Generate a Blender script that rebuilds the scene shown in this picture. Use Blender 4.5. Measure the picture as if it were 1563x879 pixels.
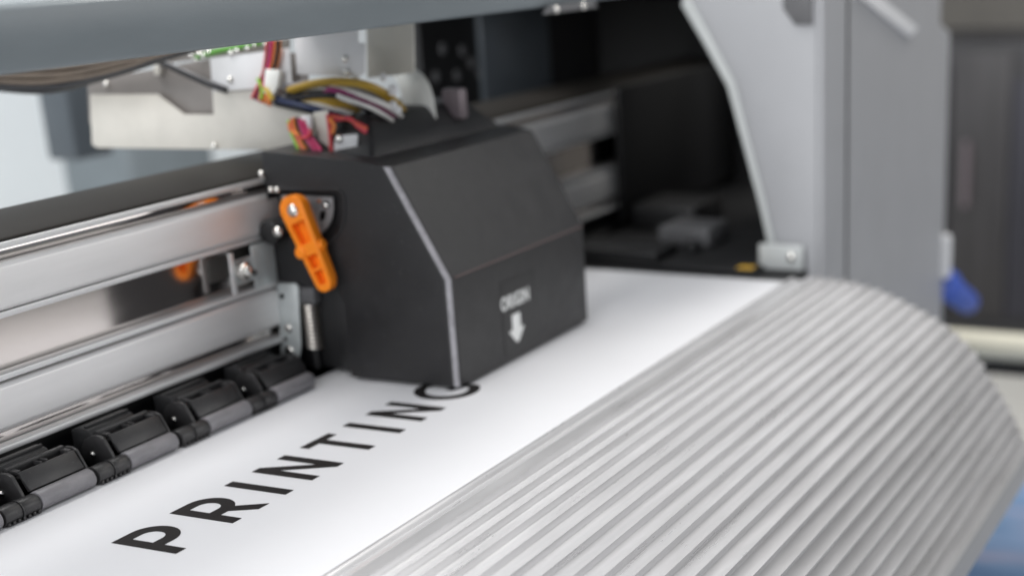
import bpy, bmesh, math, random
from mathutils import Vector, Matrix
random.seed(7)
PI = math.pi
for o in list(bpy.data.objects): bpy.data.objects.remove(o)
sc = bpy.context.scene
COL = sc.collection

# ------------------------------------------------------------------ camera
CW, CH = 1563.0, 879.0                 # size of the photograph, for pixel -> ray
FPX = 2287.76
AZ, PITCH, ROLL = 0.42704624, 0.34407613, -0.03408234
CX, CY = CW/2 + 250.2, CH/2 + 269.0
CAM = Vector((-0.74991602, -0.73425624, 0.40818623))
fw = Vector((math.cos(AZ)*math.cos(PITCH), math.sin(AZ)*math.cos(PITCH), -math.sin(PITCH)))
rt = fw.cross(Vector((0, 0, 1))).normalized(); up = rt.cross(fw)
rt, up = (rt*math.cos(ROLL) + up*math.sin(ROLL)), (up*math.cos(ROLL) - rt*math.sin(ROLL))
cd = bpy.data.cameras.new('camera'); cam = bpy.data.objects.new('camera', cd); COL.objects.link(cam)
cam.matrix_world = Matrix(((rt.x, up.x, -fw.x, CAM.x), (rt.y, up.y, -fw.y, CAM.y), (rt.z, up.z, -fw.z, CAM.z), (0, 0, 0, 1)))
cd.sensor_fit = 'HORIZONTAL'; cd.sensor_width = 36.0; cd.lens = 36.0*FPX/CW
cd.shift_x = -250.2/CW; cd.shift_y = 269.0/CW
cd.clip_start = .02; cd.clip_end = 60
cd.dof.use_dof = True; cd.dof.focus_distance = 1.13; cd.dof.aperture_fstop = 2.9; cd.dof.aperture_blades = 0
sc.camera = cam

# ------------------------------------------------------------------ world, lamps, exposure
w = bpy.data.worlds.new('World'); sc.world = w; w.use_nodes = True
bg = w.node_tree.nodes['Background']; bg.inputs[0].default_value = (.80, .86, .95, 1); bg.inputs[1].default_value = .25
def area(name, loc, target, sx, sy, power, col=(1, 1, 1)):
    l = bpy.data.lights.new(name, 'AREA'); l.shape = 'RECTANGLE'; l.size = sx; l.size_y = sy; l.energy = power; l.color = col
    o = bpy.data.objects.new(name, l); COL.objects.link(o); o.location = loc
    o.rotation_euler = (Vector(target) - Vector(loc)).to_track_quat('-Z', 'Y').to_euler()
    return o
area('ceiling_light', (.35, .65, 2.2), (.30, .0, 0), 2.4, 1.3, 66, (1, .985, .96))
area('window_light', (-2.9, -.15, 1.5), (.3, .1, .1), 2.4, 1.8, 104, (.97, .98, 1))
area('side_fill_light', (2.4, -2.9, 1.0), (.4, .0, .0), 2.4, 1.6, 30, (1, .985, .97))  # unseen fill lamp, added to lighten the carriage front and apron
area('rear_fill_light', (.9, 1.2, 2.0), (1.2, 2.5, 0), 1.6, 1.0, 18, (.92, .96, 1))  # unseen lamp added to brighten the rear wall
area('far_fill_light', (3.0, -.6, 2.45), (3.0, -.6, 0), 1.8, 1.2, 55, (1, .97, .92))  # added fill over the far floor and banner, no lamp seen there
sc.view_settings.view_transform = 'Standard'; sc.view_settings.look = 'None'
sc.view_settings.exposure = 0; sc.view_settings.gamma = 1; sc.view_settings.use_curve_mapping = False

# ------------------------------------------------------------------ materials
MATS = {}
def mat(name, col, rough=.5, metal=0., var=.0, vscale=40., bump=0., bscale=400., stretch=(1, 1, 1), spec=.5, rvar=0., coat=0.):
    if name in MATS: return MATS[name]
    m = bpy.data.materials.new(name); m.use_nodes = True
    nt = m.node_tree; b = nt.nodes['Principled BSDF']
    b.inputs['Base Color'].default_value = (*col, 1); b.inputs['Roughness'].default_value = rough
    b.inputs['Metallic'].default_value = metal; b.inputs['Specular IOR Level'].default_value = spec
    b.inputs['Coat Weight'].default_value = coat
    if var or bump or rvar:
        tc = nt.nodes.new('ShaderNodeTexCoord'); mp = nt.nodes.new('ShaderNodeMapping'); mp.inputs['Scale'].default_value = stretch
        nt.links.new(tc.outputs['Object'], mp.inputs['Vector'])
    if var or rvar:
        n = nt.nodes.new('ShaderNodeTexNoise'); n.inputs['Scale'].default_value = vscale; n.inputs['Detail'].default_value = 5
        n.inputs['Roughness'].default_value = .65
        nt.links.new(mp.outputs[0], n.inputs['Vector'])
    if var:
        r = nt.nodes.new('ShaderNodeMapRange'); r.inputs['From Min'].default_value = .3; r.inputs['From Max'].default_value = .7
        r.inputs['To Min'].default_value = 1 - var; r.inputs['To Max'].default_value = 1 + var
        nt.links.new(n.outputs['Fac'], r.inputs['Value'])
        mx = nt.nodes.new('ShaderNodeMix'); mx.data_type = 'RGBA'; mx.blend_type = 'MULTIPLY'; mx.inputs['Factor'].default_value = 1
        mx.inputs[6].default_value = (*col, 1); nt.links.new(r.outputs[0], mx.inputs[7]); nt.links.new(mx.outputs[2], b.inputs['Base Color'])
    if rvar:
        r2 = nt.nodes.new('ShaderNodeMapRange'); r2.inputs['From Min'].default_value = .3; r2.inputs['From Max'].default_value = .7
        r2.inputs['To Min'].default_value = max(.02, rough - rvar); r2.inputs['To Max'].default_value = rough + rvar
        nt.links.new(n.outputs['Fac'], r2.inputs['Value']); nt.links.new(r2.outputs[0], b.inputs['Roughness'])
    if bump:
        n2 = nt.nodes.new('ShaderNodeTexNoise'); n2.inputs['Scale'].default_value = bscale; n2.inputs['Detail'].default_value = 3
        nt.links.new(mp.outputs[0], n2.inputs['Vector'])
        bp = nt.nodes.new('ShaderNodeBump'); bp.inputs['Strength'].default_value = bump; bp.inputs['Distance'].default_value = .0006
        nt.links.new(n2.outputs['Fac'], bp.inputs['Height']); nt.links.new(bp.outputs[0], b.inputs['Normal'])
    MATS[name] = m
    return m
def dust(m, col, scale, amount, thr=.72):
    """dust and tiny scuffs lying on the surface"""
    nt = m.node_tree; b = nt.nodes['Principled BSDF']; inp = b.inputs['Base Color']
    tc = nt.nodes.new('ShaderNodeTexCoord'); n = nt.nodes.new('ShaderNodeTexNoise'); n.inputs['Scale'].default_value = scale; n.inputs['Detail'].default_value = 2
    r = nt.nodes.new('ShaderNodeMapRange'); r.inputs['From Min'].default_value = thr; r.inputs['From Max'].default_value = thr + .05; r.inputs['To Max'].default_value = amount
    mx = nt.nodes.new('ShaderNodeMix'); mx.data_type = 'RGBA'; mx.inputs[7].default_value = (*col, 1)
    nt.links.new(tc.outputs['Object'], n.inputs['Vector']); nt.links.new(n.outputs['Fac'], r.inputs['Value']); nt.links.new(r.outputs[0], mx.inputs[0])
    if inp.links: nt.links.new(inp.links[0].from_socket, mx.inputs[6])
    else: mx.inputs[6].default_value = inp.default_value
    nt.links.new(mx.outputs[2], inp)
M_paper = mat('white_vinyl_paper', (.745, .745, .765), .5, var=.014, vscale=7, bump=.06, bscale=700, spec=.3)
M_ink = mat('black_ink', (.012, .010, .010), .6, spec=.2, var=.15, vscale=300, bump=.1, bscale=2500)
M_flute = mat('anodised_flutes', (.68, .675, .685), .32, .45, var=.04, vscale=60, stretch=(.12, 1, 1), bump=.04, bscale=1800, rvar=.06)
M_alu = mat('satin_aluminium', (.90, .89, .885), .48, .45, var=.03, vscale=80, stretch=(.1, 1, 1), bump=.10, bscale=1500, rvar=.06)
M_bright = mat('bright_aluminium', (.80, .80, .80), .48, .4, var=.03, vscale=80, stretch=(.1, 1, 1))
M_mirror = mat('polished_metal', (.62, .58, .56), .10, 1., var=.05, vscale=20, stretch=(.15, 1, 1), rvar=.03)
M_blackstrip = mat('black_rail_strip', (.020, .018, .016), .55, spec=.12, var=.1, vscale=30, stretch=(.2, 1, 1))
M_car = mat('black_carriage_plastic', (.0165, .016, .0172), .44, var=.16, vscale=38, bump=.5, bscale=1300, rvar=.09)
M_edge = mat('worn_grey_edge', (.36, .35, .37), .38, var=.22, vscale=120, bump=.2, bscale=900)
M_dark = mat('dark_plastic', (.018, .018, .019), .42, var=.12, vscale=90, bump=.2, bscale=1200, rvar=.08)
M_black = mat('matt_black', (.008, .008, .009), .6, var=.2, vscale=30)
M_arm = mat('pinch_arm_plastic', (.030, .029, .030), .36, var=.12, vscale=160, bump=.25, bscale=1400, rvar=.08)
M_roller = mat('grey_rubber_roller', (.215, .208, .22), .40, var=.2, vscale=70, stretch=(.5, 1, 1), bump=.2, bscale=900)
M_orange = mat('orange_plastic', (1.0, .27, .012), .36, var=.03, vscale=80, bump=.1, bscale=900)
M_zinc = mat('zinc_plate', (.62, .66, .66), .40, .35, var=.07, vscale=90)
M_beige = mat('beige_sheet_metal', (.66, .63, .575), .45, .25, var=.05, vscale=35)
M_taupe = mat('grey_sheet_metal', (.30, .275, .26), .42, .45, var=.07, vscale=25)
M_white = mat('white_plate', (.78, .78, .79), .5, var=.02, vscale=40)
M_cream = mat('cream_panel', (.72, .70, .64), .5, var=.03, vscale=20)
M_cable = mat('white_flat_cable', (.90, .90, .86), .5, var=.02, vscale=50)
M_steel = mat('screw_steel', (.80, .78, .74), .16, 1.)
M_beam = mat('grey_painted_beam', (.20, .23, .248), .34, var=.09, vscale=9, stretch=(.35, 1, 1.6), bump=.15, bscale=1200, rvar=.05)
M_house = mat('grey_housing', (.36, .365, .38), .5, var=.03, vscale=15, bump=.15, bscale=900)
M_houseedge = mat('pale_housing_trim', (.52, .54, .535), .45, var=.02)
M_rear = mat('rear_wall_paint', (.80, .85, .88), .6, var=.03, vscale=3)
M_rearcover = mat('blue_grey_cover', (.085, .10, .115), .4, var=.08, vscale=12)
M_blue = mat('blue_knob_plastic', (.05, .12, .55), .42, var=.05, vscale=60)
M_white2 = mat('white_marking', (.86, .87, .86), .5)
M_label = mat('label_film', (.010, .010, .011), .40)
M_yellow = mat('yellow_label', (.75, .45, .05), .5)
M_brown = mat('brown_cable', (.11, .085, .065), .5, var=.15, vscale=50)
M_brown2 = mat('tan_cable', (.19, .15, .12), .45, var=.15, vscale=50)
M_lav = mat('lavender_metal', (.20, .165, .18), .45, .2)
M_grey = mat('mid_grey', (.12, .12, .125), .5, var=.1, vscale=40)
M_green = mat('green_board', (.10, .30, .04), .45, var=.1, vscale=60)
dust(M_car, (.16, .155, .16), 420, .5, .70); dust(M_flute, (.85, .84, .83), 300, .6, .74); dust(M_arm, (.13, .13, .13), 600, .6, .70)
WIRE = {k: mat('wire_' + k, v, .42) for k, v in dict(red=(.62, .06, .07), pink=(.62, .04, .16), orange=(.80, .24, .05), black=(.012, .012, .016),
        yellow=(.62, .42, .04), amber=(.42, .27, .04), white=(.72, .71, .69), purple=(.28, .03, .14), green=(.30, .62, .05), blue=(.03, .045, .11), grey=(.30, .29, .30)).items()}

# ------------------------------------------------------------------ helpers
def ray(px, py): return rt*((px - CX)/FPX) - up*((py - CY)/FPX) + fw
def at(px, py, X=None, Y=None, Z=None):
    """point where the photograph's pixel meets the plane X=, Y= or Z= that the thing lies in"""
    d = ray(px, py)
    if X is not None: t = (X - CAM.x)/d.x
    elif Y is not None: t = (Y - CAM.y)/d.y
    else: t = (Z - CAM.z)/d.z
    return CAM + d*t
BASE = {}
def empty(name, loc, label, cat, group=None):
    o = bpy.data.objects.new(name, None); o.empty_display_size = .02; o.location = loc; COL.objects.link(o)
    BASE[o] = Vector(loc); o['label'] = label; o['category'] = cat
    if group: o['group'] = group
    return o
def link(name, me, m, parent=None, label=None, smooth=35):
    if smooth:
        for p in me.polygons: p.use_smooth = True
        me.set_sharp_from_angle(angle=math.radians(smooth))
    o = bpy.data.objects.new(name, me); COL.objects.link(o)
    for x in (m if isinstance(m, (list, tuple)) else [m]): me.materials.append(x)
    if parent:
        o.parent = parent
        if parent in BASE: o.matrix_parent_inverse = Matrix.Translation(-BASE[parent])
    if label: o['label'] = label
    return o
def obj(name, bm, m, parent=None, label=None, smooth=35, bevel=0, segs=2):
    if bevel:
        bmesh.ops.remove_doubles(bm, verts=bm.verts, dist=1e-6)
        es = [e for e in bm.edges if len(e.link_faces) == 2 and e.calc_face_angle(0) > .5]
        bmesh.ops.bevel(bm, geom=es, offset=bevel, segments=segs, profile=.5, affect='EDGES', clamp_overlap=True)
    bmesh.ops.recalc_face_normals(bm, faces=bm.faces)
    me = bpy.data.meshes.new(name); bm.to_mesh(me); bm.free()
    return link(name, me, m, parent, label, smooth)
def top(o, label, cat, group=None, kind=None):
    o['label'] = label
    if kind: o['kind'] = kind
    if cat: o['category'] = cat
    if group: o['group'] = group
    return o
def box(x0, x1, y0, y1, z0, z1, bm=None):
    bm = bm or bmesh.new()
    v = [bm.verts.new((x, y, z)) for x in (x0, x1) for y in (y0, y1) for z in (z0, z1)]
    for f in ((0, 1, 3, 2), (4, 6, 7, 5), (0, 4, 5, 1), (2, 3, 7, 6), (0, 2, 6, 4), (1, 5, 7, 3)): bm.faces.new([v[i] for i in f])
    return bm
def prism(pts, axis, a, b, bm=None):
    """closed polygon pts extruded along axis ('x': pts are (y,z); 'y': (x,z); 'z': (x,y)) from a to b"""
    bm = bm or bmesh.new()
    def P(p, t): return {'x': (t, p[0], p[1]), 'y': (p[0], t, p[1]), 'z': (p[0], p[1], t)}[axis]
    A = [bm.verts.new(P(p, a)) for p in pts]; B = [bm.verts.new(P(p, b)) for p in pts]
    n = len(pts)
    bm.faces.new(A); bm.faces.new(B[::-1])
    for i in range(n): bm.faces.new((A[i], B[i], B[(i+1) % n], A[(i+1) % n]))
    return bm
def cyl(p, q, r, seg=24, bm=None, r2=None):
    bm = bm or bmesh.new(); p = Vector(p); q = Vector(q); d = q - p
    M = Matrix.Translation((p+q)/2) @ d.to_track_quat('Z', 'Y').to_matrix().to_4x4()
    bmesh.ops.create_cone(bm, cap_ends=True, segments=seg, radius1=r, radius2=r if r2 is None else r2, depth=d.length, matrix=M)
    return bm
def spline(pts, n=8):
    pts = [Vector(p) for p in pts]; out = []
    for i in range(len(pts)-1):
        p0 = pts[max(i-1, 0)]; p1 = pts[i]; p2 = pts[i+1]; p3 = pts[min(i+2, len(pts)-1)]
        for k in range(n):
            t = k/n
            out.append(.5*((2*p1) + (p2-p0)*t + (2*p0-5*p1+4*p2-p3)*t*t + (3*p1-p0-3*p2+p3)*t**3))
    return out + [pts[-1]]
def tube(pts, r, seg=8, bm=None, smooth=True, n=8):
    bm = bm or bmesh.new(); P = spline(pts, n) if smooth else [Vector(p) for p in pts]
    rings = []; prev = None
    for i, p in enumerate(P):
        t = (P[min(i+1, len(P)-1)] - P[max(i-1, 0)]).normalized()
        if prev is None: a = t.orthogonal().normalized()
        else: a = (prev - t*prev.dot(t)).normalized()
        prev = a; b = t.cross(a)
        rings.append([bm.verts.new(p + (a*math.cos(k*2*PI/seg) + b*math.sin(k*2*PI/seg))*r) for k in range(seg)])
    for A, B in zip(rings, rings[1:]):
        for k in range(seg): bm.faces.new((A[k], A[(k+1) % seg], B[(k+1) % seg], B[k]))
    bm.faces.new(rings[0][::-1]); bm.faces.new(rings[-1])
    return bm
def dome(c, n, r, h=None, bm=None, seg=16):
    """pan head of a screw: flattened ball"""
    bm = bm or bmesh.new(); n = Vector(n).normalized()
    M = Matrix.Translation(c) @ n.to_track_quat('Z', 'Y').to_matrix().to_4x4() @ Matrix.Diagonal((r, r, h or r*.55, 1))
    bmesh.ops.create_uvsphere(bm, u_segments=seg, v_segments=8, radius=1, matrix=M)
    return bm
def flat(splines, t0, t1, M=None):
    """filled 2-D outlines (holes by even-odd) as a slab between local z t0 and t1"""
    cu = bpy.data.curves.new('tmp', 'CURVE'); cu.dimensions = '2D'; cu.fill_mode = 'BOTH'; cu.extrude = (t1-t0)/2
    for s in splines:
        sp = cu.splines.new('POLY'); sp.points.add(len(s)-1); sp.use_cyclic_u = True
        for p, c in zip(sp.points, s): p.co = (c[0], c[1], 0, 1)
    o = bpy.data.objects.new('tmp', cu); COL.objects.link(o)
    dg = bpy.context.evaluated_depsgraph_get(); me = bpy.data.meshes.new_from_object(o.evaluated_get(dg))
    bm = bmesh.new(); bm.from_mesh(me); bpy.data.objects.remove(o); bpy.data.curves.remove(cu); bpy.data.meshes.remove(me)
    bmesh.ops.remove_doubles(bm, verts=bm.verts, dist=1e-7)
    bmesh.ops.translate(bm, verts=bm.verts, vec=(0, 0, (t0+t1)/2))
    if M is not None: bm.transform(M)
    return bm
def arc(cx, cy, r, a0, a1, n=18, ry=None):
    return [(cx + r*math.cos(math.radians(a0 + (a1-a0)*i/n)), cy + (ry or r)*math.sin(math.radians(a0 + (a1-a0)*i/n))) for i in range(n+1)]
def text_bm(s, M, size, offset=0, spacing=1., depth=.0002):
    cu = bpy.data.curves.new('tmp', 'FONT'); cu.body = s; cu.size = size; cu.align_x = 'CENTER'; cu.align_y = 'CENTER'; cu.extrude = depth
    cu.offset = offset; cu.space_character = spacing; cu.resolution_u = 4
    o = bpy.data.objects.new('tmp', cu); COL.objects.link(o)
    dg = bpy.context.evaluated_depsgraph_get(); me = bpy.data.meshes.new_from_object(o.evaluated_get(dg))
    bm = bmesh.new(); bm.from_mesh(me); bpy.data.objects.remove(o); bpy.data.curves.remove(cu); bpy.data.meshes.remove(me)
    bm.transform(M)
    return bm
def yz(pts): return [(p.y, p.z) for p in pts]

# ================================================================== THE PRINTER
printer = empty('wide_format_printer', (.2, 0, -.3), 'large grey wide-format printer with ribbed silver apron and aluminium guide rail', 'printer')

# --- platen under the paper
obj('platen', box(-.8, 1.62, -.128, .262, -.03, -.0012), M_black, printer)

# --- guide rail: extruded profile, separate bands, lips and polished strips
X0, X1 = -.85, 1.62
rail = obj('guide_rail', box(X0, X1, .2305, .30, .034, .1945), M_mirror, printer, 'silver aluminium guide rail with matt bands and polished strips')
def band(name, y0, z0, z1, m, bev=.001, y1=.2300):
    obj(name, box(X0, X1-.002, y0, y1, z0, z1), m, rail, bevel=bev)
band('rail_lip', .2150, .0335, .0385, M_bright, .0012)
band('polished_strip', .2255, .0390, .0480, M_mirror, .0006)
obj('rail_band', prism([(.2300, .0485), (.2215, .0485), (.2178, .0520), (.2168, .083), (.219, .0862), (.2300, .0862)], 'x', X0, X1-.002), M_alu, rail, bevel=.0008)
band('rail_lip', .2175, .0888, .0938, M_bright, .001)
band('rail_band', .2180, .1365, .1414, M_bright, .0008)
obj('rail_band', prism([(.2300, .1428), (.2175, .1428), (.2155, .146), (.2165, .1755), (.219, .179), (.2300, .179)], 'x', X0, X1-.002), M_alu, rail, bevel=.0008)
band('polished_strip', .2262, .1796, .1880, M_mirror, .0005)
band('rail_lip', .2190, .1886, .1940, M_bright, .001)
obj('top_strip', prism([(.2195, .1948), (.222, .1970), (.246, .2030), (.292, .2050), (.299, .203), (.299, .1950)], 'x', X0, X1-.002), M_blackstrip, rail, bevel=.001)

# --- deck that carries the pinch rollers
obj('roller_deck', prism([(.176, .0012), (.2135, .0012), (.2135, .006), (.2295, .010), (.2295, .031), (.300, .031), (.300, .0012)], 'x', X0, X1), M_black, printer)

# --- pinch roller units: five in view along the paper's edge
def pinch_unit():
    L = .0575
    # arm: sloping flap with a slotted frame behind it
    bm = bmesh.new()
    prism([(.1695, .0168), (.1665, .0188), (.1752, .0345), (.1778, .0340)], 'x', .0005, L-.0005, bm)
    arm = obj('pinch_roller_arm', bm, M_arm, printer, bevel=.0006)
    for i, (a, b) in enumerate(((0, .0055), (.0245, .0270), (.0305, .0330), (L-.0055, L))):
        obj('slot_post', box(a + .0004, b - .0004, .1778, .1858, .0315, .0352), M_arm, arm, bevel=.0004)
    obj('slot_floor', box(.001, L-.001, .1782, .1856, .0255, .0275), M_black, arm)
    obj('back_bar', box(-.001, L+.0005, .1860, .1895, .0300, .0372), M_arm, arm, bevel=.0006)
    obj('rear_hood', prism([(.1900, .010), (.1900, .0335), (.1935, .0385), (.2035, .0405), (.2125, .0365), (.2125, .010)], 'x', -.004, L-.010), M_dark, arm, bevel=.0009)
    obj('hood_ridge', box(-.003, L-.011, .1965, .1985, .0390, .0420), M_dark, arm, bevel=.0004)
    prof = [(.1690, .006), (.1660, .012), (.1690, .020), (.1752, .0335), (.1800, .0358), (.1870, .0355), (.1960, .030), (.2010, .021), (.2005, .012), (.1940, .0040), (.1850, .0028), (.1760, .0030)]
    obj('side_plate', prism(prof, 'x', -.0075, -.0040), M_arm, arm, bevel=.0007)
    obj('side_plate', prism(prof, 'x', L+.0015, L+.0042), M_arm, arm, bevel=.0007)
    obj('pivot_pin', dome((-.0078, .1885, .0165), (-1, 0, 0), .0030, .0022), M_steel, arm)
    obj('roller', cyl((.0008, .1630, .0081), (L-.0008, .1630, .0081), .0078, 32), M_roller, arm, bevel=.0007)
    # axle holder left of the roller: two dark sleeves with a groove between them
    obj('axle_sleeve', cyl((-.0175, .1630, .0078), (-.0006, .1630, .0078), .0074, 28), M_arm, arm, bevel=.0006)
    obj('axle_sleeve', cyl((-.0352, .1630, .0078), (-.0187, .1630, .0078), .0074, 28), M_arm, arm, bevel=.0006)
    obj('axle_ring', cyl((-.0188, .1630, .0078), (-.0174, .1630, .0078), .0081, 28), M_dark, arm)
    obj('axle_saddle', box(-.0350, -.0010, .1690, .1760, .0016, .0128), M_arm, arm, bevel=.001)
    for k in range(7):
        x = -.0335 + k*.0049
        obj('saddle_foot', box(x, x+.0024, .1560, .1605, .0006, .0040), M_arm, arm, bevel=.0004, segs=1)
    for o in [arm] + list(arm.children):
        if o.name.split('.')[0] not in ('roller', 'axle_sleeve', 'axle_ring'):
            for v in o.data.vertices: v.co.z *= .87
    return arm
def copy_tree(o, dx):
    c = o.copy(); COL.objects.link(c); c.location.x += dx
    for ch in o.children:
        d = ch.copy(); COL.objects.link(d); d.parent = c
    return c
unit = pinch_unit()
UX = [.0300, -.0645, .1258, .2230, .3170]
for x in UX[1:]: copy_tree(unit, x - 0)
unit.location.x += UX[0]
# (units are built at x = 0, so a copy's offset is its own x)

# --- ribbed apron: concave flutes between narrow ridges, following the curved front of the printer
prof = [(-.127, .002), (-.145, .0038), (-.165, .0025), (-.205, -.0012), (-.24, -.0092), (-.28, -.0255), (-.317, -.0445), (-.349, -.0715), (-.373, -.1045), (-.398, -.143), (-.413, -.172), (-.420, -.190), (-.4245, -.2125)]
PC = spline([(0, y, z) for y, z in prof], 24); acc = [0.]
for a, b in zip(PC, PC[1:]): acc.append(acc[-1] + (b-a).length)
def curve_at(t):
    t = min(max(t, 0), acc[-1] - 1e-6)
    for i in range(len(acc)-1):
        if acc[i+1] >= t:
            k = (t-acc[i])/(acc[i+1]-acc[i]); p = PC[i].lerp(PC[i+1], k); d = (PC[i+1]-PC[i]).normalized()
            return p, Vector((0, d.z*-1, d.y)) * (1 if d.y < 0 else -1)
def nrm(v): return v if v.z > 0 or v.y < 0 else -v
AX0, AX1 = -.80, .945
def sheet(name, t0, t1, hf, m, parent, n=16, thick=.004, x1=AX1):
    bm = bmesh.new(); rows = []
    for i in range(n+1):
        u = i/n; p, nn = curve_at(t0 + (t1-t0)*u)
        nn = Vector((0, -abs(nn.y), abs(nn.z)))
        q = p + nn*hf(u); lo = p - nn*thick
        rows.append([bm.verts.new((x, v.y, v.z)) for v, xs in ((q, (AX0, x1-.0012)), ) for x in xs] +
                    [bm.verts.new((x1, *((q - nn*.0010).yz))), bm.verts.new((x1, lo.y, lo.z)), bm.verts.new((AX0, lo.y, lo.z))])
    for A, B in zip(rows, rows[1:]):
        for k in range(5): bm.faces.new((A[k], A[(k+1) % 5], B[(k+1) % 5], B[k]))
    bm.faces.new(rows[0]); bm.faces.new(rows[-1][::-1])
    return obj(name, bm, m, parent, smooth=40)
T1, PITCHF, NF = .0370, .01520, 22
apron = obj('apron', prism([(-.132, -.006), (-.20, -.012), (-.28, -.036), (-.345, -.085), (-.395, -.165), (-.398, -.195), (-.385, -.195), (-.30, -.12), (-.132, -.03)], 'x', AX0, AX1-.01), M_house, printer, 'silver ribbed apron curving down in front of the paper')
def sm(a, b, x): x = min(1, max(0, (x-a)/(b-a))); return x*x*(3-2*x)
def lipf(u): return .0006 - .0070*sm(.02, .30, u) + .0072*sm(.28, .60, u) + .0006*sm(.55, .93, u) - .0010*sm(.93, .945, u) + .0010*sm(.955, .97, u)
sheet('front_lip', 0, T1, lipf, M_flute, apron, n=90)
HR = .0047
def fl(u):
    if u < .20: return HR*(1 - .97*sm(-.03, .21, u))
    k = (u-.20)/.80
    return HR*(.03 + .97*min(1, .25*k + .75*k**2.1))
for i in range(NF):
    sheet('flute', T1 + i*PITCHF + .00001, T1 + (i+1)*PITCHF - .00001, fl, M_flute, apron, n=28)
sheet('lower_lip', T1 + NF*PITCHF, T1 + NF*PITCHF + .0065, lambda u: HR, M_flute, apron, n=6)
sheet('skirt', T1 + NF*PITCHF + .0065, acc[-1], lambda u: HR - .0015, M_house, apron, n=8)

# --- top beam (lid edge) with its latch
beam = obj('top_beam', prism([(.050, .3335), (.0485, .3365), (.0485, .3725), (.052, .3765), (.20, .379), (.20, .350), (.07, .3335)], 'x', -.85, 1.30), M_beam, printer, 'grey painted top beam with scuff marks', bevel=.0012)
la = at(870, 8, Y=.046)
latch = obj('latch', prism([(la.x-.062, .3268), (la.x+.058, .3268), (la.x+.05, .3345), (la.x-.05, .3345)], 'y', .0415, .0478), M_grey, printer, bevel=.001)
for k in (-.040, .022): obj('latch_screw', dome((la.x+k, .0412, .3305), (0, -1, .2), .0042, .003), M_steel, latch)

# --- end housing on the right
YF = -.145; HR_X = at(1440, 300, Y=YF).x
side = [(.034, .335), (.034, .32), (.005, .274), (-.0245, .2234), (-.045, .15), (-.064, .08), (-.079, .015), (-.084, -.02), (-.084, -.9), (YF+.004, -.9), (YF+.004, .392), (.034, .392)]
house = obj('end_housing', prism(side, 'x', 1.0, HR_X-.03), M_house, printer, 'pale grey end housing with slanted opening and chamfered front', bevel=.003, segs=3)
c0 = at(1440, 52, Y=YF); c1 = at(1386, 0, Y=YF); dx = (c1.x-c0.x)/(c1.z-c0.z)
fpan = [(.998, -.9), (HR_X, -.9), (HR_X, c0.z), (HR_X+dx*(.392-c0.z), .392), (.998, .392)]
obj('front_panel', prism(fpan, 'y', YF-.004, YF+.0035), M_house, house, bevel=.003, segs=3)
obj('opening_trim', prism([(.033, .318), (.004, .272), (-.0255, .222), (-.046, .149), (-.065, .08), (-.080, .014), (-.090, .014), (-.075, .08), (-.056, .152), (-.036, .227), (-.006, .280), (.024, .330)], 'x', .9965, .9995), M_houseedge, house, bevel=.0008)
r0 = at(1306, -6, Y=YF-.005); r1 = at(1392, 49, Y=YF-.005)
obj('roof_strip', prism([(r0.x, r0.z), (r0.x+.05, r0.z+.006), (r1.x+.02, r1.z+.004), (r1.x-.02, r1.z-.006)], 'y', YF-.009, YF-.0045), M_white, house, bevel=.001)
g0 = at(1195, 0, Y=YF-.005); g1 = at(1262, 40, Y=YF-.005)
g0 = at(1195, 0, X=.997); g1 = at(1240, 38, X=.997)
obj('recess_panel', prism([(g0.y, g0.z+.03), (g0.y, g0.z-.01), (g0.y-.015, g1.z), (g1.y, g1.z), (g1.y, g0.z+.03)], 'x', .9955, .9995), M_grey, house, bevel=.001)
e0 = at(1436, 358, Y=YF); e1 = at(1436, 424, Y=YF)
obj('side_handle', cyl((HR_X-.004, YF-.004, e1.z), (HR_X-.004, YF-.004, e0.z), .012, 20), M_white, house, bevel=.006, segs=3)
k0 = at(1441, 433, Y=YF); k1 = at(1478, 462, Y=YF)
kd = (k1-k0).normalized()
knob = obj('blue_knob', cyl(k0 - kd*.012, k1, .0230, 24, r2=.0200), M_blue, house, 'blue plastic knob', bevel=.006, segs=3)
obj('knob_collar', cyl(k0 - kd*.004, k0 + kd*.018, .0270, 24), M_blue, knob, bevel=.004)

sx = at(1292, 300, Y=YF-.004).x
obj('panel_seam', box(sx-.003, sx+.003, YF-.0052, YF-.0041, -.6, .385), M_dark, house)

# --- dark inside behind the rail
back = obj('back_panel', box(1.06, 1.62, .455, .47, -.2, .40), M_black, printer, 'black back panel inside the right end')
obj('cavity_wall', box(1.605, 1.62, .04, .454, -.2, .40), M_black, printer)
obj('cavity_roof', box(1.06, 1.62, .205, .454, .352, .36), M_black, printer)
s0 = at(985, 15, Y=.44); s1 = at(1006, 122, Y=.44)
obj('vertical_strip', box(s0.x, s1.x, .440, .4545, s1.z, .345), M_lav, back, bevel=.002)
s0 = at(742, 85, Y=.44); s1 = at(850, 165, Y=.44)
obj('inner_panel', box(s0.x, s1.x, .446, .4545, s1.z, s0.z+.06), M_rearcover, back, bevel=.002)
for (x, y) in ((678, 75), (708, 78), (668, 118), (700, 116), (735, 112), (722, 96)):
    p = at(x, y, Y=.452)
    obj('panel_screw', dome((p.x, .4545, p.z), (0, -1, 0), .008, .003), M_grey, back)
obj('rail_shade_sheet', box(1.165, 1.60, .205, .2140, .012, .200), M_black, printer, 'black sheet added over the end of the rail to darken it', bevel=.002)  # added black sheet, stands in for the rail's dark reflections
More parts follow.
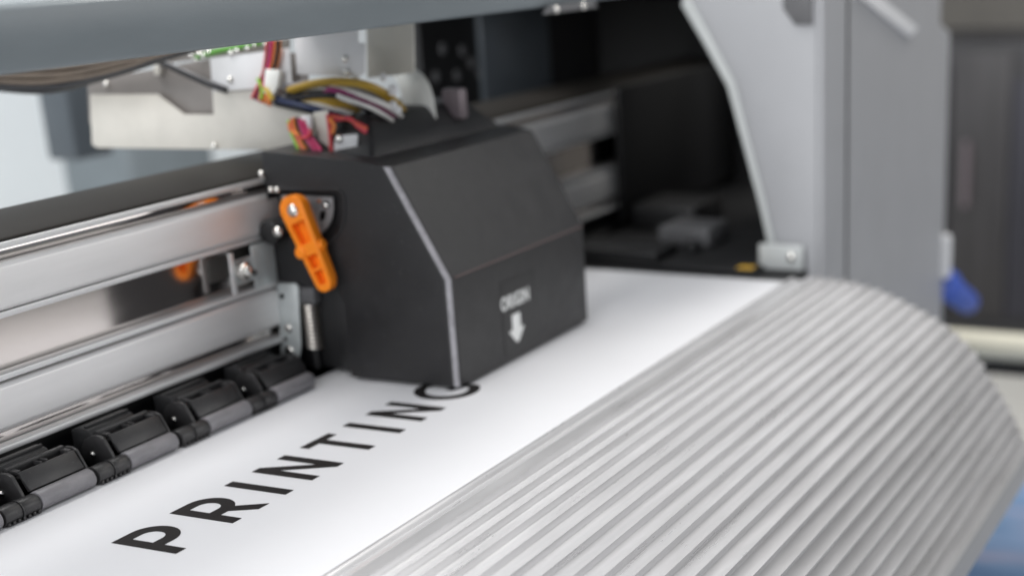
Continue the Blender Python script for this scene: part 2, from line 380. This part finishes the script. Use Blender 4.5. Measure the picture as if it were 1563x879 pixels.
# capping station beyond the paper's edge
cap = obj('capping_station', box(.952, 1.58, -.075, .20, -.001, .006), M_black, printer, 'black capping station beyond the end of the paper', bevel=.001)
obj('cap_block', box(1.06, 1.135, .030, .105, .0065, .032), M_grey, cap, bevel=.004)
obj('cap_block', box(1.16, 1.27, .095, .190, .0065, .040), M_dark, cap, bevel=.004)
obj('cap_wiper', cyl((1.035, .045, .0065), (1.035, .045, .020), .011, 20), M_dark, cap, bevel=.002)
obj('cap_step', box(.956, 1.03, .06, .19, .0065, .020), M_dark, cap, bevel=.003)
yl = at(1128, 414, Z=.007)
obj('yellow_label', box(.953, .972, yl.y-.010, yl.y+.010, .0063, .0068), M_yellow, cap)
obj('inner_end_plate', box(.985, .994, -.126, -.068, .0005, .032), M_houseedge, house, bevel=.002)
obj('end_screw', dome((.984, -.112, .018), (-1, 0, .1), .006, .004), M_steel, house)

# --- rear parts seen under the beam at the left
rc = [at(103, 95, Y=.62), at(345, 300, Y=.62)]
px0 = at(103, 160, Y=1.1); px1 = at(150, 160, Y=1.1); pz = at(120, 246, Y=1.1).z
rcv = obj('rear_post', box(px0.x, px1.x+.02, 1.1, 1.16, pz, .36), M_rearcover, printer, 'dark blue-grey post behind the metal plate', bevel=.006, segs=3)
q0 = at(190, 215, Y=1.7); q1 = at(338, 300, Y=1.7)
obj('rear_box', box(q0.x, q1.x, 1.7, 1.9, -.895, q0.z+.02), mat('rear_box_grey', (.16, .185, .20), .35, var=.08, vscale=9), printer, bevel=.02, segs=4)
for i in range(11):
    k = i/10
    pts = [(-20, 106+k*30), (50, 106+k*33), (100, 103+k*33), (150, 97+k*27), (200, 88+k*20), (240, 82+k*12), (300, 68+k*7)]
    obj('cable', tube([at(px + random.uniform(-4, 4), py + random.uniform(-1.5, 1.5), X=.40 + .005*(i % 3)) for px, py in pts], .0027), (M_brown, M_brown2, M_brown)[i % 3] if i < 9 else WIRE['black'], printer)
obj('cable', tube([at(px, py, X=.452) for px, py in ((225, 88), (250, 97), (285, 113), (318, 128), (345, 138))], .0036), WIRE['black'], printer)

# ================================================================== PAPER WITH PRINTED WORD
bm = bmesh.new()
paper = obj('paper_sheet', box(-.80, .9285, -.1305, .2295, -.0009, 0), M_paper)
top(paper, 'smooth white paper sheet with a black printed word lying under the carriage', 'paper')
paper.data.name = 'paper_sheet'
S = .0105
def L_P(x): return [[(x, 0), (x+S, 0), (x+S, .0200)] + arc(x+.0205, .0400, .0200, -90, 90) + [(x, .06)],
                    [(x+S, .0305)] + arc(x+.0200, .0402, .0097, -90, 90) + [(x+S, .0499)]]
def L_I(x): return [[(x, 0), (x+S, 0), (x+S, .06), (x, .06)]]
def L_N(x, wd=.0432): return [[(x, 0), (x, .06), (x+.0098, .06), (x+wd-.0102, .0195), (x+wd-.0102, .06), (x+wd, .06), (x+wd, 0), (x+wd-.0092, 0), (x+.0103, .0405), (x+.0103, 0)]]
def L_T(x): return [[(x+.0150, 0), (x+.0252, 0), (x+.0252, .0510), (x+.0402, .0510), (x+.0402, .06), (x, .06), (x, .0510), (x+.0150, .0510)]]
def L_G(x): return [arc(x+.031, .03, .0315, 42, 318, 40) + [(x+.0545, .0310), (x+.030, .0310), (x+.030, .0225), (x+.0445, .0225)] + arc(x+.031, .03, .0208, 312, 48, 40)]
ZL = (.00012, .00035)
def letter(sp, extra=None):
    b = flat(sp, *ZL)
    if extra: prism(extra, 'z', ZL[0], ZL[1]-.00004, b)
    obj('letter', b, M_ink, paper, smooth=0)
letter(L_P(0)); x = .0613
letter(L_P(x), [(x+.0165, .0250), (x+.0305, 0), (x+.0432, 0), (x+.0280, .0255)])
letter(L_I(.1242)); letter(L_N(.1582)); letter(L_T(.2217)); letter(L_I(.2830)); letter(L_N(.3180, .0415)); letter(L_G(.3780))

# ================================================================== THE CARRIAGE
car = empty('print_carriage', (.545, .11, .0), 'black print-head carriage with grey worn edges and orange lever above the paper', 'print carriage')
CXL, CXR = .4085, .6790
cp = [(.0170, .0034), (.0170, .1075), (.0725, .2085), (.104, .2130), (.2150, .2200), (.2150, .0935), (.1480, .0900), (.1385, .0780), (.1385, .0034)]
bm = prism(cp, 'x', CXL, CXR)
bm.normal_update()
def near(v, y, z): return abs(v.co.y-y) < 1e-4 and abs(v.co.z-z) < 1e-4
trim = [e for e in bm.edges if all(abs(v.co.x-CXL) < 1e-5 for v in e.verts) and
        (all(near(v, *cp[0]) or near(v, *cp[1]) for v in e.verts) or all(near(v, *cp[1]) or near(v, *cp[2]) for v in e.verts))]
fold = [e for e in bm.edges if all(near(v, *cp[1]) for v in e.verts) or all(near(v, *cp[2]) for v in e.verts)]
tid = set(trim); other = [e for e in bm.edges if e not in tid and e not in fold]
# bevel: light worn strip along the left front edge, small radii elsewhere
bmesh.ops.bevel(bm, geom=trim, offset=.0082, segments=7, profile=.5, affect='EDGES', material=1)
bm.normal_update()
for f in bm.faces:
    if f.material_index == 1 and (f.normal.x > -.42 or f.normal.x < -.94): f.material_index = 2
es = [e for e in bm.edges if len(e.link_faces) == 2 and e.calc_face_angle(0) > .45 and not any(f.material_index >= 1 for f in e.link_faces)]
bmesh.ops.bevel(bm, geom=es, offset=.0026, segments=3, profile=.5, affect='EDGES', clamp_overlap=True, material=-1)
bmesh.ops.recalc_face_normals(bm, faces=bm.faces)
me = bpy.data.meshes.new('carriage_cover'); bm.to_mesh(me); bm.free()
cover = link('carriage_cover', me, [M_car, M_edge, M_car], car, 'black matt plastic carriage cover with sloping front')
# window cut into the left face for the lever mechanism
wpx = [(408, 291), (520, 292), (523, 300), (524, 335), (514, 358), (498, 372), (470, 373), (440, 352), (408, 340)]
wpt = yz([at(px, py, X=CXL) for px, py in wpx])
cut = obj('cutter', prism(wpt, 'x', CXL-.01, CXL+.017), M_car)
md = cover.modifiers.new('w', 'BOOLEAN'); md.object = cut; md.operation = 'DIFFERENCE'; md.solver = 'EXACT'
dg = bpy.context.evaluated_depsgraph_get(); dg.update()
nm = bpy.data.meshes.new_from_object(cover.evaluated_get(dg))
cover.modifiers.remove(md); cover.data = nm; bpy.data.objects.remove(cut)
nm.set_sharp_from_angle(angle=math.radians(35))
obj('window_rim', tube([at(px, py, X=CXL-.0006) for px, py in ((425, 289), (470, 289.5), (512, 290), (521, 294), (525, 304), (525, 334), (516, 357), (500, 372))], .0013), M_car, cover)
obj('top_seam', tube([(x_, .0158, .1080) for x_ in (CXL+.008, CXR-.004)], .0009, smooth=False), mat('seam_line', (.085, .05, .05), .5), cover)
# cam plate with slot inside the window
cc = at(470, 322, X=CXL+.010)
sect = [(cc.y + .030*math.cos(math.radians(a)), cc.z + .010 + .034*math.sin(math.radians(a))) for a in range(180, 361, 12)] + [(cc.y-.030+.060, cc.z+.014), (cc.y-.030, cc.z+.014)]
slot = [(cc.y - .016 + .0018*math.cos(t) * 2.2 - .002*math.sin(t), cc.z - .004 + .0055*math.sin(t)) for t in [k*PI/8 for k in range(16)]]
Mx = Matrix(((0, 0, 1, 0), (1, 0, 0, 0), (0, 1, 0, 0), (0, 0, 0, 1)))     # local xy -> world yz, local z -> world x
camp = obj('cam_plate', flat([sect, slot], CXL+.0105, CXL+.0125, Mx), mat('cam_grey', (.42, .42, .43), .4, .4, var=.1), car, smooth=0)
p = at(498, 313, X=CXL+.008); obj('cam_screw', dome(p, (-1, 0, .2), .0038, .003), M_steel, camp)
p = at(487, 307, X=CXL+.0095); obj('cam_screw', dome(p, (-1, 0, .2), .0022, .002), mat('copper_rivet', (.55, .22, .12), .35, .8), camp)

# orange lever
PV = at(453, 320, X=.3955); EN = at(499, 428, X=.3955)
u = Vector((0, EN.y-PV.y, EN.z-PV.z)); LL = u.length; u.normalize(); v = Vector((0, -u.z, u.y))
ML = Matrix(((0, 0, -1, .3990), (u.y, v.y, 0, PV.y), (u.z, v.z, 0, PV.z), (0, 0, 0, 1)))   # local z points to the camera side (-X)
R0, R1 = .0142, .0094
outl = arc(0, 0, R0, 97, 263, 20) + arc(LL, 0, R1, -84, 84, 14)
def taper(a, b, ins):
    f = lambda t: (R0 + (R1-R0)*t/LL) - ins
    return [(a, -f(a)), (b, -f(b)), (b, f(b)), (a, f(a))]
lever = obj('lever', flat([outl, arc(.0, 0, .0062, 0, 360, 20)[:-1], taper(.0115, .0325, .0045), taper(.0440, .0570, .0042), taper(.0595, LL+.0020, .0040)], .0010, .0105, ML), M_orange, car, 'orange plastic lever with ribs', bevel=.0008)
obj('lever_web', flat([[(a*.96 if 1 else a, b*.94) for a, b in outl]], -.0015, .0009, ML), M_orange, lever)
for s, l_ in ((1, .0175), (-1, .0150)):
    a = ML @ Vector((.0385, 0, .0045)); b = ML @ Vector((.0385, s*l_, .0045))
    obj('lever_boss', cyl(a, b, .0046, 18), M_orange, lever, bevel=.0008)
a = ML @ Vector((.0385, .0105, .006)); b = ML @ Vector((.0385, .0105, .0120))
obj('lever_boss', cyl(a, b, .0060, 18), M_orange, lever, bevel=.001)
obj('pivot_screw', dome(ML @ Vector((0, 0, .0090)), (-1, 0, .05), .0068, .0042), M_steel, lever)
obj('pivot_shaft', cyl(ML @ Vector((0, 0, -.012)), ML @ Vector((0, 0, .006)), .0052, 16), M_dark, lever)

# knob and screws behind the lever
p = at(418, 354, X=.398)
kb = obj('side_knob', cyl((.392, p.y+.002, p.z), (CXL+.003, p.y+.002, p.z), .0118, 24), M_dark, car, bevel=.002)
p = at(424, 354, X=.389); obj('knob_screw', dome(p, (-1, 0, .05), .0052, .004), M_steel, kb)
p2 = at(402, 352, X=.408); obj('side_stem', cyl((.405, p2.y-.004, p2.z), (.405, p2.y+.014, p2.z), .0105, 20), M_dark, kb, bevel=.002)
for px, py, r in ((414, 290, .0032), (423, 290, .0034), (399, 266, .0034)):
    p = at(px, py, X=CXL-.002); obj('cover_screw', dome(p, (-1, 0, .1), r, .003), M_steel, car)

# slide bracket on the rail's polished strip
a = at(383, 378, Y=.2145); b = at(411, 440, Y=.2145)
sb = obj('slide_bracket', box(a.x, CXL-.0005, .2135, .2165, .0945, .1355), M_zinc, car, bevel=.0008)
p = at(372, 412, Y=.212); obj('bracket_bolt', cyl((p.x-.004, .204, p.z), (p.x-.004, .2128, p.z), .0085, 20), M_steel, sb, bevel=.002)
obj('bracket_bolt', dome((p.x-.004, .2035, p.z), (0, -1, 0), .0058, .004), M_steel, sb)
p = at(354, 412, Y=.214); obj('bracket_flange', box(p.x-.003, p.x+.003, .2125, .2150, .0950, .1345), M_bright, sb, bevel=.0008)
obj('flange_arm', box(p.x+.0032, a.x-.0002, .2150, .2165, .1030, .1260), M_zinc, sb)
p = at(390, 416, Y=.2125); obj('bracket_hole', cyl((p.x, .2130, p.z), (p.x, .2138, p.z), .0026, 12), M_black, sb)
# bearing bracket below, in the plane of the left face
bp = yz([at(px, py, X=CXL) for px, py in ((423, 433), (450, 432), (455, 438), (459, 530), (457, 545), (448, 549), (436, 546), (429, 536))])
zb = obj('foot_bracket', prism(bp, 'x', CXL-.0005, CXL+.0020), M_zinc, car, 'pale zinc foot bracket', bevel=.0007)
for px, py, r, m in ((430, 452, .0028, M_black), (440, 501, .0044, M_steel), (441, 536, .0058, M_steel), (436, 517, .0020, M_black)):
    p = at(px, py, X=CXL-.001); obj('bracket_rivet' if m is M_steel else 'bracket_hole', dome(p, (-1, 0, .05), r, .0018), m, zb)
# spring and its black housing
h0 = obj('spring_housing', box(CXL+.016, CXR-.03, .1420, .2130, .0055, .0895), M_black, car, bevel=.001)
q0 = at(473, 462, X=CXL+.010); q1 = at(481, 531, X=CXL+.010)
obj('spring_seat', box(CXL+.003, CXL+.0155, q0.y-.011, q0.y+.013, .0720, .0890), M_grey, car, bevel=.0015)
n = 11*16
ax = (q1-q0); 
hel = [q0 + ax*(i/n) + Vector((math.cos(2*PI*i/16)*.0072, math.sin(2*PI*i/16)*.0072, 0)) for i in range(n+1)]
obj('spring', tube(hel, .0012, 6, smooth=False), mat('spring_steel', (.85, .80, .74), .35, 1.), car, 'coiled steel spring')
obj('spring_rod', cyl(q0, (q1.x, q1.y, .0060), .0040, 14), M_dark, car)
p = at(512, 470, X=CXL); obj('inner_guard', prism([(.1400, .006), (.1400, .0885), (.1520, .0885), (.1560, .060), (.1560, .006)], 'x', CXL+.008, CXL+.0158), M_dark, car, bevel=.001)

# saddle-shaped hump on the cover
def quadloft(rows):
    bm = bmesh.new(); R = [[bm.verts.new(p) for p in r] for r in rows]
    for A, B in zip(R, R[1:]):
        for k in range(len(A)-1): bm.faces.new((A[k], A[k+1], B[k+1], B[k]))
    return bm
hb = bmesh.new()
base = [(.432, .1050, .2115), (.672, .1020, .2115), (.672, .2130, .2180), (.455, .2130, .2180)]
topq = [(.468, .1300, .2480), (.640, .1300, .2440), (.648, .1950, .2460), (.478, .1950, .2500)]
vb = [hb.verts.new(p) for p in base]; vt = [hb.verts.new(p) for p in topq]
hb.faces.new(vb[::-1]); hb.faces.new(vt)
for k in range(4): hb.faces.new((vb[k], vb[(k+1) % 4], vt[(k+1) % 4], vt[k]))
obj('cover_hump', hb, M_car, cover, bevel=.0045, segs=4)

# printed mark on the front: word and arrow on a small dark label
FY = .0170
p0 = at(762, 434, Y=FY); p1 = at(814, 512, Y=FY)
lab = obj('origin_label', box(.4995, .5690, FY-.00035, FY-.00005, .0095, .0840), M_label, cover)
t = at(785.5, 456.5, Y=FY)
tb = text_bm('ORIGIN', Matrix.Identity(4), .02, offset=.0004, spacing=1.08)
xs = [v_.co.x for v_ in tb.verts]; ys = [v_.co.y for v_ in tb.verts]
kx = .0560/(max(xs)-min(xs)); ky = .0140/(max(ys)-min(ys)); mx_, my_ = (max(xs)+min(xs))/2, (max(ys)+min(ys))/2
MT = Matrix(((1, 0, 0, t.x), (0, 0, -1, FY-.0006), (0, 1, 0, t.z), (0, 0, 0, 1)))
tb.transform(MT @ Matrix.Diagonal((kx, ky, 1, 1)) @ Matrix.Translation((-mx_, -my_, 0)))
obj('word_mark', tb, M_white2, lab, smooth=0)
t = at(788, 499, Y=FY)
ar = [(-.0080, .0140), (.0080, .0140), (.0080, -.0015), (.0155, -.0015), (.0020, -.0150), (-.0020, -.0150), (-.0155, -.0015), (-.0080, -.0015)]
obj('arrow_mark', prism([(t.x+a, t.z+b) for a, b in ar], 'y', FY-.0008, FY-.0004), M_white2, lab, smooth=0)

# silver slider at the right end of the carriage
p = at(908, 368, Y=.16)
rs = obj('right_slider', box(CXR+.001, CXR+.040, .195, .214, .050, .118), M_zinc, car, bevel=.004, segs=3)
pp = at(897, 372, Y=.194); obj('slider_screw', dome((CXR+.016, .194, .074), (0, -1, 0), .006, .004), M_steel, rs)

# sheet-metal plates above the rail, in planes across the rail
def plate(name, px, X, th, m, bev=.0006, label=None):
    return obj(name, prism(yz([at(a, b, X=X) for a, b in px]), 'x', X, X+th), m, car, label, bevel=bev)
pf = plate('front_plate', [(137, 145), (240, 144.5), (281, 175), (326, 175.5), (324, 141), (330, 138), (500, 128), (500, 231), (455, 230), (148, 226), (140, 221)], .4600, .0016, M_beige, label='beige sheet-metal plate with a notch')
pb = plate('rear_plate', [(133, 126), (141, 118), (212, 110), (330, 88), (470, 80), (470, 190), (330, 190), (136, 190)], .4665, .0015, M_taupe)
pw = plate('white_plate', [(320, 89), (398, 80), (441, 74), (446, 136), (402, 135), (324, 140.5)], .4545, .0016, M_white, label='white bracket plate with one screw')
pw2 = plate('white_plate', [(449, 40), (546, 34), (546, 66), (557, 67), (557, 112), (545, 118), (452, 114)], .4640, .0016, M_white)
pc = plate('cream_plate', [(558, 18), (631, 18), (632, 112), (560, 120)], .5400, .0020, M_cream)
pt = plate('lower_tab', [(512, 208), (545, 205), (545, 232), (506, 240)], .4450, .0016, M_white)
pt2 = plate('connector_plate', [(478, 172), (500, 168), (503, 226), (486, 214)], .4480, .0016, M_beige)
for px, py, X in ((351, 122, .454), (162, 129, .466), (527, 90, .4635), (530, 110, .4635), (327, 223, .4595), (243, 97, .464), (241, 88, .462)):
    obj('plate_screw', dome(at(px, py, X=X-.001), (-1, 0, .15), .0034, .0026), M_steel, car)
obj('board', prism(yz([at(a, b, X=.470) for a, b in ((240, 84), (440, 60), (440, 74), (240, 99))]), 'x', .4705, .4725), M_taupe, car)
gb = obj('green_wire_loom', tube([at(a, b, X=.455) for a, b in ((300, 88), (335, 78), (365, 72), (395, 66), (415, 64))], .0028), M_green, car)
for px, py in ((291, 84), (303, 82), (310, 85), (318, 79), (298, 92), (352, 81), (361, 77), (377, 73), (388, 68), (404, 66)):
    obj('solder_pin', dome(at(px, py, X=.4535), (-1, 0, .3), .0026 + .0008*random.random()), M_steel, car)
obj('pin_block', box(.4600, .4660, .372, .380, .284, .293), M_beige, car, bevel=.001)

# wires
def wire(px, X, col, r=.0017, Xe=None, ex=3.):
    n_ = len(px)
    obj('wire', tube([at(a, b, X=X + ((Xe - X)*(i/(n_-1))**ex if Xe else 0)) for i, (a, b) in enumerate(px)], r), WIRE[col], car)
# red, black and orange loom in front of the white plates
for i, c in enumerate(('red', 'black', 'pink', 'red', 'orange', 'black', 'orange')):
    wire([(409+i*3.0, 62), (407+i*3.2, 78), (405+i*3.0, 95), (402+i*2.6, 112), (394+i*3.6, 132), (385+i*4.5, 150+i*2)], .4500 - .0016*(i % 3), c)
wire([(393, 120), (400, 135), (398, 152)], .4465, 'green', .0018); wire([(408, 125), (409, 145), (411, 160)], .4465, 'orange', .0022)
cn = obj('white_connector', prism(yz([at(a, b, X=.4440) for a, b in ((405, 106), (427, 108), (424, 133), (417, 147), (402, 142))]), 'x', .4430, .4490), M_cable, car, bevel=.0015)
wire([(404, 135), (410, 142), (416, 152)], .4420, 'yellow', .0022)
# arched loom to the carriage
arch = [('amber', .0030, [(440, 138), (479, 127), (517, 123), (556, 128), (587, 141), (614, 165)]),
        ('yellow', .0022, [(446, 140), (480, 130), (517, 127), (554, 132), (584, 146), (610, 170)]),
        ('grey', .0028, [(436, 133), (470, 128), (500, 131), (540, 136), (580, 150), (606, 176)]),
        ('black', .0030, [(432, 147), (475, 143), (512, 143), (540, 153), (560, 166), (580, 186)]),
        ('black', .0026, [(436, 152), (480, 147), (520, 147), (548, 160), (570, 176), (590, 196)]),
        ('purple', .0026, [(500, 137), (515, 139), (545, 149), (575, 162), (606, 182)]),
        ('purple', .0020, [(495, 141), (518, 144), (548, 155), (578, 168), (600, 186)]),
        ('white', .0028, [(505, 133), (530, 139), (560, 149), (590, 162), (612, 178)]),
        ('white', .0022, [(515, 146), (545, 157), (572, 168), (600, 186)]),
        ('amber', .0032, [(465, 148), (490, 150), (515, 156), (540, 166), (560, 182)]),
        ('yellow', .0022, [(462, 151), (488, 154), (512, 161), (534, 171), (554, 186)]),
        ('white', .0028, [(455, 155), (487, 160), (517, 168), (545, 178), (566, 192)]),
        ('blue', .0032, [(423, 152), (450, 158), (479, 166), (517, 174), (551, 187), (566, 196)]),
        ('black', .0034, [(420, 157), (450, 164), (482, 170), (515, 179), (545, 192)]),
        ('grey', .0026, [(418, 146), (440, 150), (470, 156), (500, 163), (530, 174), (552, 190)])]
for i, (c, r, pts) in enumerate(arch): wire(pts + [(pts[-1][0]+6, pts[-1][1]+16)], .4500 + .0022*(i % 4), c, r, Xe=.575)
for i, (c, a) in enumerate((('red', 0), ('pink', 5), ('red', 9), ('orange', 3))):
    wire([(485+a, 172), (505, 176+a), (525+a, 181), (545, 188+a*.6), (560, 195+a)], .455, c, .0016)
# pink and green loom dropping into the cover
for i, (c, a) in enumerate((('green', 0), ('green', 3), ('orange', 7), ('orange', 10), ('black', 14), ('pink', 18), ('pink', 22), ('pink', 25), ('red', 4), ('black', 9))):
    wire([(441+a*.9, 179+abs(a-12)*.4), (443+a, 196), (449+a*1.1, 212), (456+a*1.3, 228), (460+a*1.4, 246)], .4420 - .0012*(i % 3), c, .0020)
wire([(441, 196), (452, 206), (464, 211), (473, 206), (474, 198)], .4385, 'red', .0017)
wire([(440, 188), (446, 201), (458, 207)], .4382, 'orange', .0017)
wire([(500, 175), (503, 195), (505, 218), (507, 245)], .4435, 'red', .0020)
wire([(503, 182), (510, 192), (507, 204)], .4430, 'orange', .0020)
obj('white_connector', prism(yz([at(a, b, X=.4420) for a, b in ((459, 177), (474, 177), (475, 198), (462, 196))]), 'x', .4410, .4460), M_white, car, bevel=.001)
for px, py, r in ((517, 212, .0042), (599, 138, .0055), (599, 162, .0055), (543, 118, .004), (585, 118, .004), (608, 168, .004)):
    obj('plug_pin', dome(at(px, py, X=.4440 if px < 530 else .490), (-1, 0, .3), r), M_steel if px < 530 else M_white, car)
# flat white cable bending over
rows = [((621, 205), (668, 197), .565), ((617, 180), (664, 172), .565), ((614, 155), (660, 147), .566), ((609, 133), (653, 126), .569), ((602, 118), (643, 112), .576), ((592, 109), (627, 105), .586), ((580, 107), (606, 103), .600)]
ea = spline([at(*a, X=X) for a, b, X in rows], 5); eb = spline([at(*b, X=X+.004) for a, b, X in rows], 5)
fc = obj('flat_cable', quadloft([[p, p.lerp(q, .5), q] for p, q in zip(ea, eb)]), M_cable, car, smooth=60)
fs = fc.modifiers.new('thick', 'SOLIDIFY'); fs.thickness = .0018
kc = at(688, 152, X=.60)
obj('cable_clamp', box(.600, .615, kc.y-.011, kc.y+.011, kc.z-.02, kc.z+.010), M_lav, car, bevel=.002)

# ================================================================== BACKGROUND
fl_ = obj('floor', box(-6, 9, -6, 7, -.92, -.90), mat('pale_floor', (.55, .54, .51), .5, var=.06, vscale=2))
top(fl_, 'pale smooth floor of the workshop', None, kind='structure')
rw = obj('rear_wall', box(-4, 9, 2.6, 2.7, -.90, 2.6), M_rear)
top(rw, 'pale bluish white wall behind the printer', None, kind='structure')
sw = obj('far_wall', box(6.5, 6.6, -6, 2.59, -.90, 2.6), mat('far_wall_paint', (.22, .205, .185), .7, var=.1, vscale=3))
top(sw, 'dim brownish far wall', None, kind='structure')

cabt = empty('dark_cabinet', (4.2, .3, -.90), 'tall dark cabinet standing far behind the end housing', 'cabinet')
cb = obj('cabinet_body', box(3.95, 4.5, -.6, 1.5, -.90, .05), mat('dark_cabinet_paint', (.030, .029, .032), .5, var=.3, vscale=4), cabt, bevel=.01)
tones = [mat('door_tone_a', (.020, .019, .022), .5, var=.4, vscale=5, stretch=(1, 4, .3)), mat('door_tone_b', (.045, .042, .044), .45, var=.4, vscale=5, stretch=(1, 4, .3)),
         mat('door_tone_c', (.085, .070, .060), .5, var=.4, vscale=5, stretch=(1, 4, .3)), mat('door_tone_d', (.035, .034, .045), .5, var=.4, vscale=5, stretch=(1, 4, .3))]
y0 = -.58
for i in range(14):
    wd = (.13, .19, .09, .16, .11)[i % 5]
    cdr = obj('cabinet_door', box(3.932 + .006*(i % 2), 3.949, y0+.004, y0+wd-.004, -.80, .02 - .04*(i % 3)), tones[(0, 1, 3, 2, 0, 3, 1)[i % 7]], cabt, bevel=.004)
    if i % 2 == 0: obj('door_handle', cyl((3.920, y0+wd*.7, -.45), (3.920, y0+wd*.7, -.25), .012, 12), M_lav, cdr)
    y0 += wd
stand = empty('tube_stand', (2.0, -.1, -.90), 'pale horizontal tube on a low stand in front of the dark cabinet', 'stand')
obj('tube', cyl((2.0, -.75, -.358), (2.0, .45, -.358), .026, 28), mat('cream_tube', (.70, .67, .55), .4), stand)
obj('shelf', box(1.99, 2.30, -.72, .42, -.412, -.392), M_black, stand, bevel=.003)
for y in (-.70, .40): obj('leg', box(1.985, 2.015, y-.015, y+.015, -.90, -.3845), M_grey, stand, bevel=.003)
pb_ = bpy.data.materials.new('printed_blue_sheet'); pb_.use_nodes = True; nt = pb_.node_tree; b = nt.nodes['Principled BSDF']
tc = nt.nodes.new('ShaderNodeTexCoord'); mp = nt.nodes.new('ShaderNodeMapping'); mp.inputs['Scale'].default_value = (9, 1.6, 1)
n1 = nt.nodes.new('ShaderNodeTexNoise'); n1.inputs['Scale'].default_value = 1.6; n1.inputs['Detail'].default_value = 4
cr = nt.nodes.new('ShaderNodeValToRGB'); cr.color_ramp.elements[0].color = (.10, .19, .36, 1); cr.color_ramp.elements[0].position = .3
cr.color_ramp.elements[1].color = (.50, .42, .52, 1); cr.color_ramp.elements[1].position = .72
e = cr.color_ramp.elements.new(.5); e.color = (.22, .34, .54, 1)
nt.links.new(tc.outputs['Object'], mp.inputs[0]); nt.links.new(mp.outputs[0], n1.inputs['Vector']); nt.links.new(n1.outputs['Fac'], cr.inputs[0]); nt.links.new(cr.outputs[0], b.inputs['Base Color'])
bs = obj('printed_banner', box(1.2, 2.72, -1.6, .35, -.896, -.892), pb_)
top(bs, 'blue printed banner lying on the floor below the apron', 'banner')
